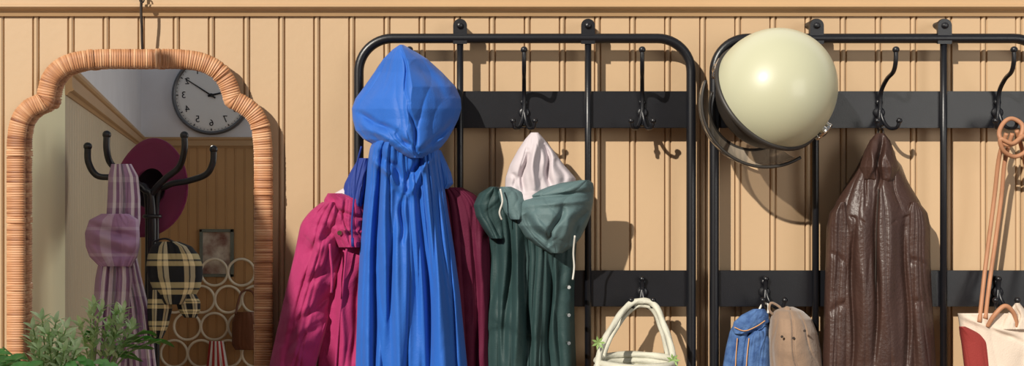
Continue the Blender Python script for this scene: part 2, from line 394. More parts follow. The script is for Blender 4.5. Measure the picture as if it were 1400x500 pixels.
# ---------------------------------------------------------------- racks
def rack(off,name):
    root=empty(name,P(717+off,250,0.03)); o=off; df=0.045
    def q(x,y,d):
        p=P(x,y,d); return (p[0]+o*S*(D-df)/D,p[1],p[2])
    pts=[];xl,xr,yt,yb,r=490.5,945,52.5,690,46
    for cx,cy,a0 in ((xl+r,yt+r,180),(xr-r,yt+r,270),(xr-r,yb-r,0),(xl+r,yb-r,90)):
        for k in range(13):
            a=math.radians(a0+k*7.5); pts.append(q(cx+r*math.cos(a),cy+r*math.sin(a),df))
    tube('outer_frame',pts,0.0098,M['black'],root,closed=True,seg=16)
    for i,x in enumerate((629,804)):
        tube('upright_%d'%(i+1),[q(x,38,df),q(x,200,df),q(x,690,df)],0.0068,M['black'],root,seg=14)
        V=[];n=16
        prof=[(x-9.5,60)]+[(x-9.5*math.cos(a),35-9.5*math.sin(a)) for a in np.linspace(0,math.pi,n)]+[(x+9.5,60)]
        for d in (0.045,0.049+0.004): V+=[q(a,b,d) for a,b in prof]
        m=len(prof)
        mesh('tab_plate_%d'%(i+1),V,[tuple(range(m)),tuple(range(m,2*m))]+[(k,(k+1)%m,m+(k+1)%m,m+k) for k in range(m)],M['black'],root,smooth=False)
        disc('tab_screw_%d'%(i+1),q(x,35,0.053),(0,-1,0),0.0065,0.003,M['black'],root,dome=0.003)
        disc('tab_standoff_%d'%(i+1),q(x,35,0.0),(0,-1,0),0.006,0.046,M['black'],root)
        disc('lower_standoff_%d'%(i+1),q(x,600,0.0),(0,-1,0),0.006,0.04,M['black'],root)
    for i,(y0,y1) in enumerate(((124.5,175),(369.5,418.5),(610,655))):
        a=q(493,y1,0.036);b=q(943,y0,0.041)
        box('hook_plate_%d'%(i+1),(a[0],-0.041,a[2]),(b[0],-0.036,b[2]),M['black'],root,bev=0.001)
    for row,(yb_,big) in enumerate(((160,True),(405,False))):
        for j,x in enumerate((560,716.5,878)):
            nm='hook_%d_%d'%(row+1,j+1)
            yy=yb_
            disc(nm+'_base',q(x,yy-6,0.041),(0,-1,0),0.011,0.005,M['black'],root,dome=0.002)
            disc(nm+'_screw',q(x,yy-20,0.041),(0,-1,0),0.007,0.004,M['black'],root,dome=0.002)
            if big:
                tube(nm+'_stem',[q(x,yy+12,0.056),q(x,yy+4,0.05),q(x,yy-18,0.048),q(x,yy-36,0.055),q(x,yy-52,0.085),q(x,yy-62,0.118),q(x,yy-76,0.130),q(x,yy-92,0.131)],0.0042,M['black'],root,sm=7,ball=0.0068)
            else:
                tube(nm+'_stem',[q(x,yy+12,0.056),q(x,yy+4,0.05),q(x,yy-10,0.047),q(x,yy-24,0.05)],0.0045,M['black'],root,sm=6,ball=0.006)
            for s in (-1,1):
                tube(nm+('_prong_l' if s<0 else '_prong_r'),[q(x,yy-10,0.048),q(x+s*3,yy+6,0.056),q(x+s*7,yy+15,0.072),q(x+s*13,yy+14,0.088),q(x+s*15,yy+5,0.092)],0.0036,M['black'],root,sm=6,ball=0.0058)
    return root
rack(0,'coat_rack'); rack(486,'coat_rack.001')
# ---------------------------------------------------------------- garments
def magenta():
    r=empty('magenta_jacket',P(560,300,0.05))
    drape('body',[(258,478,560),(270,452,580),(285,440,590),(320,440,595),(400,438,600),(500,434,604),(720,430,606)],M['mag'],r,d0=0.064,bulge=0.03,amp=(0.005,0.014),freq=3,seed=5,wr=0.003,
          strokes=[(470,345,466,500,5,0.010),(496,360,480,500,5,-0.012)])
    drape('sleeve',[(276,440,468),(288,424,474),(305,411,476),(350,402,470),(400,390,458),(450,379,446),(500,368,432),(620,350,408),(700,345,398)],M['mag'],r,d0=0.066,bulge=0.06,amp=(0.008,0.018),freq=1.5,seed=12,nu=130,nv=260,wr=0.009,pw=2.0,
          strokes=[(462,300,412,362,6,-0.012),(472,335,420,392,5,-0.012),(465,395,402,442,5,-0.012),(450,435,385,482,5,-0.010),(436,300,425,380,9,0.010),(420,440,400,500,9,0.010)])
    drape('hood_flap',[(264,448,470),(272,443,500),(290,443,502),(310,447,500),(328,455,500),(338,462,498)],M['mag'],r,d0=0.09,bulge=0.035,amp=(0.003,0.006),freq=1.5,seed=8,nu=90,nv=90,wr=0.006,back=0.015,strokes=[(450,284,500,300,3,-0.010),(456,312,500,318,3,0.008),(470,270,476,335,2,-0.006)],wsc=0.7)
    drape('collar_lining',[(252,480,498),(259,466,500),(267,452,500),(277,450,500)],M['lining'],r,d0=0.085,bulge=0.022,amp=(0.001,0.002),freq=2,seed=2,nu=40,nv=30)
    tube('drawstring',[P(451,333,0.125),P(452,350,0.128),P(454,375,0.129),P(453,400,0.130)],0.0024,M['mag'],r,sm=6,twist=1)
    disc('snap_1',P(453,283,0.118),(0,-1,0),0.005,0.006,M['chrome'],r); disc('snap_2',P(465,318,0.122),(0,-1,0),0.005,0.006,M['chrome'],r)
    tube('front_placket',[P(474,340,0.115),P(468,400,0.108),P(462,460,0.1),P(456,540,0.098)],0.0022,M['mag'],r,sm=6)
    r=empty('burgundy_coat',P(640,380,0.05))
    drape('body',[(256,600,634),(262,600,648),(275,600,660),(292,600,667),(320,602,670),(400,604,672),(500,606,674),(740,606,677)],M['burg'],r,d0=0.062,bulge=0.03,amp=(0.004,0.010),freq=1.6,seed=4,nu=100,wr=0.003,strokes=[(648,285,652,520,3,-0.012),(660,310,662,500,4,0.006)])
magenta()
def blue():
    r=empty('blue_raincoat',P(556,250,0.1))
    drape('body',[(180,520,590,.11,.06),(200,506,600,.105,.06),(225,502,603,.10,.055),(250,500,607,.09,.06),(290,496,613,.09,.06),(340,492,621,.09,.06),(400,489,629,.09,.06),(500,486,639,.09,.06),(760,478,656,.09,.06)],M['blue'],r,amp=(0.012,0.036),freq=2.9,seed=23,nu=300,nv=300,wr=0.0016,pw=3,sm=0.03,dz=0.015,
          strokes=[(520,200,508,520,4.5,-0.022),(538,225,536,520,4.5,-0.012),(572,215,590,520,4.5,-0.022),(528,205,522,520,6,0.012),(556,270,562,520,7,0.012),(597,225,618,520,5,-0.014),(585,215,603,520,6,0.012),
                   (510,215,550,262,4,0.014),(590,215,556,268,4,0.014),(522,208,553,248,4,-0.012),(580,205,556,250,4,-0.012),(552,262,549,330,3.5,-0.014)])
    drape('hood',[(61,546,552,.12,.02),(67,537,563,.11,.04),(80,524,584,.09,.075),(98,512,604,.07,.105),(118,498,623,.065,.125),(134,486,630,.065,.13),(148,481,631,.068,.13),(162,482,627,.075,.12),(178,486,619,.09,.105),(190,497,612,.105,.09),(200,516,604,.115,.08),(208,536,594,.125,.065),(216,556,580,.13,.05)],M['blue'],r,amp=(0.005,0.008),freq=1.4,seed=15,nu=240,nv=220,wr=0.003,pw=2.2,sm=0.02,back=0.01,peak=0.5,pc=0.05,dz=0.015,wsc=1.2,
          strokes=[(549,64,560,140,2.0,-0.006),(560,140,570,212,2.2,-0.009),(535,80,500,140,7,-0.008),(566,80,612,135,7,-0.008),
                   (488,154,540,180,4,-0.013),(540,180,572,212,4,-0.013),(489,167,533,192,5,0.010),(572,212,622,165,4,-0.012),(585,198,618,180,4,0.008)])
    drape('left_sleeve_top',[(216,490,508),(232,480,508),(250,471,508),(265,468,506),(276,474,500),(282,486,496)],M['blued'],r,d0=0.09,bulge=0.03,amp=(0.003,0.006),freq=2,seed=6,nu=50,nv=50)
    drape('right_sleeve_top',[(205,595,603),(220,594,610),(236,594,617),(250,595,620),(258,598,612)],M['blue'],r,d0=0.09,bulge=0.03,amp=(0.002,0.004),freq=2,seed=7,nu=40,nv=40)
    tube('drawstring',[P(494,200,0.15),P(487,230,0.14),P(484,270,0.135),P(481,305,0.135),P(482,335,0.135)],0.0017,M['blued'],r,sm=6)
    tube('drawstring_end',[P(481.8,325,0.135),P(482.2,337,0.135)],0.0028,M['blued'],r)
blue()
def green():
    r=empty('green_hooded_jacket',P(730,300,0.08))
    drape('body',[(258,676,752),(272,664,772),(290,662,786),(320,668,789),(350,672,787),(400,668,785),(450,663,786),(500,660,788),(720,650,796)],M['green'],r,d0=0.062,bulge=0.05,amp=(0.009,0.024),freq=2.4,seed=31,nu=220,wr=0.004,pw=3,
          strokes=[(700,290,690,500,5,-0.020),(715,320,722,500,6,-0.018),(705,300,710,500,6,0.014),(750,340,752,500,3,-0.012),(757,340,760,500,4,0.010),(685,300,672,420,5,-0.012)])
    drape('shoulder',[(255,670,682),(264,655,692),(280,647,697),(296,650,698),(312,660,696),(326,670,692)],M['green'],r,d0=0.08,bulge=0.045,amp=(0.003,0.006),freq=1.2,seed=33,nu=80,nv=70,wr=0.005,back=0.01,wsc=0.7)
    drape('lining',[(181,726,736,.09,.01),(190,718,744,.085,.02),(205,708,756,.08,.035),(225,697,771,.075,.05),(243,691,787,.07,.06),(262,690,790,.07,.06),(290,700,786,.07,.06)],M['lining'],r,amp=(0.004,0.008),freq=1.2,seed=35,nu=120,nv=110,wr=0.001,dz=0.01,strokes=[(733,183,728,262,5,0.016),(744,196,754,255,4,-0.026),(720,206,714,265,4,-0.020),(760,215,772,250,5,-0.012),(700,235,708,262,4,-0.010)])
    drape('hood',[(246,790,806,.13,.02),(250,764,811,.12,.035),(256,745,812,.115,.045),(264,724,812,.105,.055),(276,708,811,.10,.065),(292,702,808,.095,.075),(308,706,802,.09,.08),(324,718,794,.09,.07),(336,734,784,.095,.055),(346,752,768,.105,.035)],M['green_lit'],r,amp=(0.004,0.007),freq=1.3,seed=37,nu=200,nv=140,wr=0.004,pw=2.2,sm=0.03,back=0.01,peak=0.2,dz=0.01,wsc=1.0,
          strokes=[(712,272,808,262,2.5,-0.012),(710,282,808,274,4,0.007),(715,292,752,338,5,-0.018),(770,282,748,335,4,-0.014),(803,285,775,335,5,-0.015),(728,288,756,330,8,0.012),(785,285,768,330,6,0.008)])
    drape('collar_flap',[(255,684,700),(262,681,716),(275,684,722),(290,690,722),(300,698,716)],M['green_lit'],r,d0=0.115,bulge=0.03,amp=(0.002,0.004),freq=1.2,seed=39,nu=60,nv=50,back=0.01,wr=0.003)
    tube('drawstring_right',[P(786,322,0.16),P(784,345,0.145),P(785,365,0.14),P(783,382,0.14)],0.0018,M['pstring'],r,sm=6)
    tube('drawstring_left',[P(684,258,0.155),P(687,275,0.155),P(683,290,0.15),P(686,300,0.145)],0.0018,M['pstring'],r,sm=6)
    for i,y in enumerate((392,430,468)): disc('snap_%d'%(i+1),P(776,y,0.106),(0.3,-1,0),0.004,0.008,M['chrome'],r)
green()
def leather():
    r=empty('brown_leather_jacket',P(1205,350,0.08))
    drape('body',[(186,1196,1209,.06,.012),(196,1188,1216,.06,.02),(210,1180,1222,.06,.03),(230,1170,1232,.06,.045),(252,1156,1244,.06,.052),(275,1143,1258,.06,.058),(292,1136,1265,.06,.060),(320,1138,1264,.06,.062),(400,1138,1264,.06,.064),(500,1138,1268,.06,.064),(720,1134,1274,.06,.064)],M['leather'],r,amp=(0.004,0.008),freq=1.5,seed=42,nu=260,nv=300,wr=0.0015,pw=2.8,sm=0.02,wsc=2.0,
          strokes=[(1206,195,1200,260,3,-0.014),(1200,260,1196,500,3.5,-0.016),(1192,205,1180,285,2,-0.005),(1216,210,1230,285,2,-0.005),
                   (1181,270,1180,500,10,0.012),(1216,260,1218,500,10,0.012),(1168,300,1164,520,3.5,-0.012),(1238,300,1240,520,3.5,-0.012),
                   (1150,290,1186,306,1.4,-0.005),(1254,290,1216,306,1.4,-0.005)])
    for nm,rows,st in (('left_sleeve',[(276,1146,1158),(290,1134,1168),(310,1130,1172),(350,1129,1172),(400,1127,1170),(450,1126,1170),(500,1124,1168),(640,1120,1160)],
                 [(1134,345,1165,362,4,-0.004),(1166,408,1132,428,5,-0.005)]),
              ('right_sleeve',[(276,1244,1256),(290,1234,1268),(310,1232,1272),(350,1232,1272),(400,1233,1274),(450,1235,1277),(500,1237,1280),(640,1242,1284)],
                 [(1238,350,1268,364,4,-0.004),(1272,405,1240,420,5,-0.005)])):
        drape(nm,rows,M['leather'],r,d0=0.072,bulge=0.040,amp=(0.004,0.007),freq=1.1,seed=44+len(nm),nu=90,nv=240,wr=0.0015,pw=2.1,strokes=st,back=0.01,sm=0.03,wsc=1.8)
    drape('collar',[(182,1198,1209,.075,.012),(192,1189,1217,.075,.025),(208,1181,1223,.078,.034),(228,1175,1229,.082,.036),(244,1177,1226,.086,.028),(254,1186,1218,.09,.016)],M['leather'],r,amp=(0.001,0.002),freq=1,seed=9,nu=90,nv=80,wr=0.0015,back=0.01,sm=0.02,
          strokes=[(1204,184,1202,256,3.5,-0.022),(1195,200,1188,250,3,0.005),(1213,200,1218,250,3,0.005)])
    tube('zip',[P(1201,258,0.118),P(1198,320,0.116),P(1197,400,0.117),P(1196,500,0.117),P(1196,600,0.117)],0.0014,M['cord'],r,sm=6)
    tube('hanging_loop',[P(1198,190,0.078),P(1202,176,0.07),P(1207,178,0.07),P(1208,190,0.078)],0.002,M['cord'],r,sm=5)
leather()
# ---------------------------------------------------------------- helmet
def helmet():
    c=Vector(P(1058,124,0.17)); R_=0.1185
    r=empty('open_face_helmet',c)
    n=Vector((-0.42,0.76,-0.52)).normalized(); u=Vector((0.79,0,-0.6)); u=(u-n*u.dot(n)).normalized(); w=n.cross(u)
    def pt(th,ph,k=1.0):
        return c+(-n*math.cos(th)*0.98+u*math.sin(th)*math.cos(ph)*0.955+w*math.sin(th)*math.sin(ph)*1.04)*R_*k
    seg=72; V=[];F=[]; T=1.72
    ths=list(np.linspace(0.01,T,40)); prof=[(t,1.0) for t in ths]+[(T+0.015,0.985),(T,0.965)]+[(t,0.95) for t in ths[::-1][:38]]
    for t,k in prof:
        for j in range(seg): V.append(pt(t,2*math.pi*j/seg,k))
    for i in range(len(prof)-1):
        for j in range(seg): F.append((i*seg+j,i*seg+(j+1)%seg,(i+1)*seg+(j+1)%seg,(i+1)*seg+j))
    F.append(tuple(range(seg)))
    mesh('shell',V,F,M['helmet'],r)
    tube('edge_trim',[pt(T,2*math.pi*j/seg,1.0) for j in range(seg)],0.0055,M['rubber'],r,closed=True)
    V=[];F=[]
    prof2=[(t,0.93) for t in np.linspace(T-0.3,2.25,14)]+[(t,0.86) for t in np.linspace(2.25,T-0.3,14)]
    for t,k in prof2:
        for j in range(seg): V.append(pt(t,2*math.pi*j/seg,k))
    for i in range(len(prof2)-1):
        for j in range(seg): F.append((i*seg+j,i*seg+(j+1)%seg,(i+1)*seg+(j+1)%seg,(i+1)*seg+j))
    mesh('liner',V,F,M['rubber'],r)
    vc=c+Vector((-0.13,0.10,-0.19))*R_; V=[];F=[];a0=math.radians(160);a1=math.radians(302);na,nb=50,18
    for i in range(na+1):
        a=a0+(a1-a0)*i/na
        for j in range(nb+1):
            b=-0.15+0.95*j/nb
            V.append(vc+Vector((math.cos(a)*math.cos(b),math.sin(b),math.sin(a)*math.cos(b)))*R_*1.03)
    for i in range(na):
        for j in range(nb): F.append((i*(nb+1)+j,(i+1)*(nb+1)+j,(i+1)*(nb+1)+j+1,i*(nb+1)+j+1))
    mesh('visor',V,F,M['visor'],r,recalc=False)
    for nm,b in (('visor_rim_front',-0.15),('visor_rim_rear',0.8)):
        tube(nm,[vc+Vector((math.cos(a)*math.cos(b),math.sin(b),math.sin(a)*math.cos(b)))*R_*1.03 for a in np.linspace(a0,a1,50)],0.003,M['rubber'],r)
    for i,(x,y,ax) in enumerate(((980,94,(-1,-0.4,0.35)),(1126,180,(0.7,-0.4,-0.7)))):
        p=Vector(P(x,y,0.155)); ax=Vector(ax)
        disc('snap_%d'%(i+1),p-ax.normalized()*0.006,ax,0.011,0.010,M['chrome'],r,dome=0.003)
        t=Vector((-ax.z,0,ax.x)).normalized()
        for s in (-1,1): disc('rivet_%d_%d'%(i+1,s+2),p+t*0.015*s-ax.normalized()*0.008,ax,0.005,0.010,M['chrome'],r,dome=0.002)
        tube('strap_%d'%(i+1),[p+t*-0.02,p,p+t*0.02],[0.004,0.007,0.004],M['chrome'],r)
helmet()
# ---------------------------------------------------------------- lower hook items
def small_items():
    r=empty('denim_jacket',P(1020,470,0.08))
    st=pbr('orange_stitch',(206,150,90),0.7)
    drape('denim_body',[(426,1026,1046),(436,1008,1052),(450,998,1054),(475,992,1054),(500,988,1053),(560,984,1056),(640,984,1056)],M['denim'],r,d0=0.062,bulge=0.026,amp=(0.004,0.006),freq=2,seed=51,nu=120,nv=120,wr=0.003,strokes=[(1012,440,1040,470,3,-0.01),(1030,435,1020,500,3,-0.01),(1046,440,1040,500,4,0.01)],wsc=0.7)
    drape('denim_collar',[(422,1030,1046),(430,1014,1051),(440,1003,1052),(449,1001,1040),(456,1004,1022)],M['denim'],r,d0=0.086,bulge=0.014,amp=(0.001,0.003),freq=1.4,seed=52,nu=70,nv=50,wr=0.002,wsc=0.6,sm=0.02)
    drape('denim_folded_sleeve',[(452,1028,1046),(462,1020,1053),(490,1016,1054),(560,1012,1055),(600,1014,1052)],M['denim'],r,d0=0.082,bulge=0.018,amp=(0.002,0.004),freq=1.4,seed=58,nu=60,nv=80,wr=0.003,wsc=0.6)
    tube('stitch_1',[P(1004,447,0.100),P(1018,452,0.104),P(1034,446,0.106),P(1046,438,0.104)],0.0009,st,r,sm=5)
    tube('stitch_2',[P(1008,462,0.092),P(1006,490,0.094),P(1004,540,0.094)],0.0009,st,r,sm=5)
    tube('stitch_3',[P(1024,462,0.1),P(1021,490,0.102),P(1018,540,0.102)],0.0009,st,r,sm=5)
    tube('loop',[P(1036,428,0.09),P(1042,416,0.086),P(1050,416,0.086),P(1050,428,0.09)],0.002,M['pstring'],r,sm=6)
    r=empty('suede_baseball_cap',P(1087,470,0.09))
    drape('crown',[(419,1068,1084,.07,.02),(425,1058,1098,.07,.05),(436,1052,1110,.065,.075),(455,1050,1118,.06,.09),(480,1050,1123,.06,.095),(505,1051,1126,.06,.09),(525,1054,1126,.06,.08)],M['suede'],r,amp=(0.001,0.003),freq=1.2,seed=53,nu=120,nv=110,wr=0.002,pw=2,sm=0.03,
          strokes=[(1078,420,1094,525,1.5,-0.006),(1060,430,1056,520,2,-0.005),(1090,424,1118,500,1.5,-0.005)])
    drape('brim',[(518,1060,1120),(530,1052,1128),(550,1056,1126),(570,1066,1118),(580,1080,1108)],M['suede'],r,d0=0.10,bulge=0.06,amp=(0,0),freq=1,seed=3,nu=60,nv=40,back=-0.03)
    disc('top_button',P(1076,423,0.105),(0,-1,0.6),0.006,0.004,M['suede'],r,dome=0.002)
    for i,(x,y) in enumerate(((1085,462),(1100,452),(1069,460))): disc('eyelet_%d'%(i+1),P(x,y,0.152),(0,-1,0.2),0.0025,0.002,M['cord'],r)
    tube('strap',[P(1060,432,0.09),P(1052,424,0.09),P(1054,414,0.09),P(1064,418,0.088),P(1072,426,0.09)],0.0025,M['suede'],r,sm=6)
small_items()
def basket():
    r=empty('rope_basket',P(870,540,0.14))
    tube('handle_outer',[P(817,505,.16),P(822,475,.15),P(838,445,.12),(P(858,418,.095)),P(878,411,.09),P(896,418,.095),P(908,445,.12),P(918,475,.15),P(921,505,.16)],0.0060,M['rope'],r,sm=8,twist=0.8)
    tube('handle_inner',[P(824,505,.09),P(828,478,.09),P(843,448,.088),(P(862,424,.085)),P(878,417,.085),P(893,424,.085),P(903,448,.088),P(911,478,.09),P(915,505,.09)],0.0042,M['rope'],r,sm=8,twist=0.8)
    c=Vector(P(869,493,0.13))
    for i in range(14):
        rr=0.074-0.0007*i*i*0.35
        pts=[c+Vector((rr*math.cos(a),rr*0.95*math.sin(a),-i*0.0115)) for a in np.linspace(0,2*math.pi,41)[:-1]]
        tube('coil_%d'%(i+1),pts,0.0066,M['rope'],r,closed=True,twist=0.9)
    disc('base',c+Vector((0,0,-14*0.0115)),(0,0,1),0.03,0.01,M['rope'],r)
    for i,(x,y) in enumerate(((818,468),(920,492))):
        V=[];F=[]
        for j in range(7):
            a=j*0.9; b=len(V); p=Vector(P(x,y,0.165)); dv=Vector((math.cos(a),-0.3,math.sin(a))); sd=Vector((-math.sin(a),0,math.cos(a)))
            L_=0.014
            V+=[p,p+dv*L_*.5+sd*.0025,p+dv*L_,p+dv*L_*.5-sd*.0025]; F.append((b,b+1,b+2,b+3))
        mesh('green_tie_%d'%(i+1),V,F,M['stem'],r,recalc=False)
basket()
def bag():
    r=empty('canvas_tote_bag',P(1380,470,0.1))
    drape('tote_body',[(428,1309,1450),(440,1311,1456),(470,1315,1460),(520,1322,1460),(620,1335,1450)],M['canvas'],r,d0=0.062,bulge=0.04,amp=(0.002,0.006),freq=1.6,seed=61,nu=140,nv=100,wr=0.0025,strokes=[(1312,432,1400,462,3,0.006),(1350,445,1400,470,3,-0.006)])
    drape('red_panel',[(446,1311,1322),(456,1312,1345),(466,1314,1357),(500,1318,1361),(560,1327,1362),(600,1332,1362)],M['red'],r,d0=0.076,bulge=0.026,amp=(0.001,0.003),freq=1.2,seed=62,nu=60,nv=80)
    drape('corner_fold',[(414,1388,1394),(424,1380,1402),(436,1374,1410),(450,1368,1416)],M['canvas'],r,d0=0.098,bulge=0.012,amp=(0.001,0.002),freq=1,seed=6,nu=40,nv=30,strokes=[(1390,416,1392,450,2,-0.008)])
    tube('handle_strap',[P(1350,446,.10),P(1360,430,.11),P(1374,418,.112),P(1386,428,.11),P(1390,446,.105)],[0.004,0.0045,0.004],M['tan'],r,sm=8)
    tube('cord_a',[P(1376,182,.10),P(1366,215,.08),P(1360,265,.066),P(1353,320,.066),P(1346,375,.07),P(1339,440,.10)],0.0040,M['tan'],r,sm=8)
    tube('cord_b',[P(1384,182,.10),P(1374,220,.082),P(1369,270,.068),P(1361,330,.066),P(1353,385,.07),P(1347,435,.10)],0.0040,M['tan'],r,sm=8)
    tube('cord_c',[P(1390,178,.10),P(1400,215,.08),P(1408,270,.07),P(1414,340,.07),P(1418,435,.10)],0.0040,M['tan'],r,sm=8)
    tube('strap_loop_1',[P(1372,168,.10),P(1366,184,.11),P(1376,198,.115),P(1392,192,.11),P(1398,172,.105),P(1384,162,.10)],0.0042,M['tan'],r,sm=8,closed=True)
    tube('strap_loop_2',[P(1368,190,.118),P(1384,196,.12),P(1400,186,.11),P(1404,204,.10),P(1388,214,.10),P(1372,206,.11)],0.0042,M['tan'],r,sm=8,closed=True)
bag()
# ---------------------------------------------------------------- plant on console
def plant():
    con=empty('console_table',P(70,620,0.12))
    cz=0.86
    box('table_top',(-1.21,-0.26,cz),(-0.64,-0.02,cz+0.03),M['wood'],con,bev=0.004)
    for i,(x,y) in enumerate(((-1.19,-0.235),(-0.66,-0.235),(-1.19,-0.045),(-0.66,-0.045))):
        box('leg_%d'%(i+1),(x-0.018,y-0.018,0),(x+0.018,y+0.018,cz),M['wood'],con)
    box('apron',(-1.18,-0.245,cz-0.08),(-0.67,-0.235,cz),M['wood'],con)
    c=Vector(P(60,600,0.125)); c.z=cz+0.03; r=empty('potted_plant',c)
    h=0.17; q=0.8
    lathe('pot',c,(0,0,1),[(0.0,0.001),(0,0.062*q),(0.01,0.065*q),(h-0.03,0.085*q),(h-0.03,0.092*q),(h,0.094*q),(h,0.084*q),(h-0.02,0.082*q),(h-0.02,0.001)],M['terra'],r)
    top=c+Vector((0,0,h-0.02))
    rng=random.Random(5)
    Vd=[];Fd=[];Vl=[];Fl=[]
    def leaf(V,F,p,dv,L_,wd,up):
        dv=dv.normalized(); sd=dv.cross(up)
        if sd.length<0.05: sd=dv.orthogonal()
        sd.normalize(); nn=sd.cross(dv); b=len(V); n_=6
        for i in range(n_+1):
            t=i/n_; w_=wd*math.sin(math.pi*min(1,t*0.93+0.03))**0.8
            qq=p+dv*L_*t-nn*L_*0.22*t*t
            V.extend([qq-sd*w_+nn*w_*0.35,qq,qq+sd*w_+nn*w_*0.35])
        for i in range(n_):
            a=b+3*i; F.append((a,a+1,a+4,a+3)); F.append((a+1,a+2,a+5,a+4))
    stems=[]
    for (x,y,d) in ((58,438,.13),(46,450,.14),(76,442,.12),(90,450,.15),(66,458,.17),(98,466,.13),(44,466,.12),(82,462,.16),(54,478,.17),(104,478,.15),(88,480,.17)):
        e=Vector(P(x,y,d)); m=(top+e)/2+Vector((rng.uniform(-.01,.01),rng.uniform(-.01,.01),0.01))
        path=catmull([top,m,e],14); stems.append(path)
        for i in range(14,len(path),2):
            t=(path[min(i+1,len(path)-1)]-path[i-1]).normalized()
            for s in range(2):
                a=i*1.2+s*3.14; o=t.orthogonal().normalized(); o2=t.cross(o)
                dv=t*0.8+(o*math.cos(a)+o2*math.sin(a))*0.7
                leaf(Vl,Fl,path[i],dv,rng.uniform(.020,.030),rng.uniform(.0040,.0058),t)
        leaf(Vl,Fl,e,t+Vector((0,0,.2)),.024,.0045,Vector((0,-1,0)))
    for (x,y,d) in ((8,484,.14),(20,486,.18),(32,482,.18),(14,500,.19),(122,490,.15),(144,489,.13),(156,494,.14),(112,484,.17),(136,500,.17),(96,492,.2),(60,492,.2),(42,494,.2),(78,500,.19),(4,474,.12)):
        e=Vector(P(x,y,d)); m=(top+e)/2+Vector((0,0,0.03)); path=catmull([top,m,e],10); stems.append(path)
        for i in range(9,len(path),3):
            a=i*2.0
            dv=Vector((math.cos(a)*.7+0.9*(1 if x>70 else -1),-0.5+0.5*math.sin(a),0.15+0.4*math.sin(a*1.7)))
            leaf(Vd,Fd,path[i],dv,rng.uniform(.032,.045),rng.uniform(.008,.011),Vector((0,-0.6,1)))
    mesh('sage_leaves',Vl,Fl,M['leafl'],r,recalc=False); mesh('broad_leaves',Vd,Fd,M['leafd'],r,recalc=False)
    for i,pth in enumerate(stems): tube('stem_%d'%(i+1),pth,0.0013,M['stem'],r,seg=6)
    disc('soil',top-Vector((0,0,0.004)),(0,0,1),0.08*q,0.006,M['soil'],r)
plant()
# ---------------------------------------------------------------- the room seen in the mirror
def stand():
    r=empty('coat_stand',(R(207,250,0.97)[0],-0.97,0.7))
    arms=[ [(120,200,.95),(121,222,.95),(133,240,.96),(158,243,.97),(188,252,.97),(202,275,.97)],
           [(146,184,.90),(146,205,.90),(152,224,.92),(172,240,.94),(196,258,.955),(208,282,.955)],
           [(252,185,.90),(252,205,.90),(245,228,.92),(226,244,.94),(210,262,.955),(206,285,.955)],
           [(292,204,.97),(291,222,.97),(282,238,.97),(258,247,.98),(228,254,.98),(214,278,.98)]]
    feet=[(-.24,-.05),(-.10,.20),(.12,.2),(.24,-.05)]
    for i,a in enumerate(arms):
        pts=[R(*p) for p in a]; x,y,z=pts[-1]
        pts+= [(x,y,1.1),(x,y,0.6),(x+feet[i][0]*.1,y+feet[i][1]*.1,0.35),(x+feet[i][0]*.5,y+feet[i][1]*.5,0.12),(x+feet[i][0],y+feet[i][1],0.012)]
        tube('arm_%d'%(i+1),pts,0.0095,M['black'],r,sm=8,ball=-0.0125)
    for i,z in enumerate((1.40,0.9,0.5)):
        c=R(208,250,.965); pts=[(c[0]+.022*math.cos(a),c[1]+.02*math.sin(a),z) for a in np.linspace(0,6.28,21)[:-1]]
        tube('collar_ring_%d'%(i+1),pts,0.006,M['black'],r,closed=True)
stand()
def hat():
    c=Vector(R(206,257,1.08)); r=empty('plum_felt_hat',c)
    ax=Vector((-0.40,0.90,0.16)).normalized()
    wp=lambda a,rr: 0.012*math.cos(2*a+0.5)*(rr/0.16)**2
    lathe('brim',c,ax,[(0.004,0.062),(0.006,0.10),(0.010,0.14),(0.015,0.154),(0.012,0.157),(0.006,0.14),(0.001,0.10),(-0.001,0.064)],M['hat'],r,warp=wp)
    lathe('crown',c,ax,[(0.004,0.066),(-0.03,0.066),(-0.075,0.06),(-0.095,0.045),(-0.10,0.02),(-0.10,0.001)],M['hat'],r)
    lathe('crown_lining',c,ax,[(0.0035,0.064),(-0.03,0.062),(-0.072,0.056),(-0.09,0.04),(-0.092,0.001)],M['hatin'],r)
hat()
def scarf():
    r=empty('striped_scarf',R(165,350,0.9)); mp=mapR(0.90)
    drape('neck_loop',[(224,152,180),(240,148,189),(270,147,192),(300,145,192),(330,140,188)],M['scarf'],r,d0=0,bulge=0.035,amp=(0.008,0.014),freq=2,seed=71,nu=80,nv=80,mp=mp,back=0.02)
    drape('knot',[(292,138,178),(300,122,190),(318,116,191),(336,117,191),(350,122,188),(364,136,180)],M['scarfk'],r,d0=0.02,bulge=0.05,amp=(0.006,0.010),freq=1.5,seed=72,nu=90,nv=80,mp=mp,back=0.04,wr=0.008,wsc=0.7,strokes=[(118,306,188,326,5,-0.020),(122,332,184,350,5,-0.018),(125,318,185,340,5,0.010)])
    drape('tail_left',[(350,136,178),(380,130,182),(420,127,180),(500,122,174),(640,116,170)],M['scarf'],r,d0=0.01,bulge=0.035,amp=(0.012,0.022),freq=2,seed=73,nu=90,nv=90,mp=mp,back=0.01)
    drape('tail_right',[(345,160,186),(380,162,194),(420,166,204),(500,170,214),(600,174,220)],M['scarf'],r,d0=-0.012,bulge=0.035,amp=(0.012,0.022),freq=2,seed=74,nu=90,nv=90,mp=mp,back=0.01)
scarf()
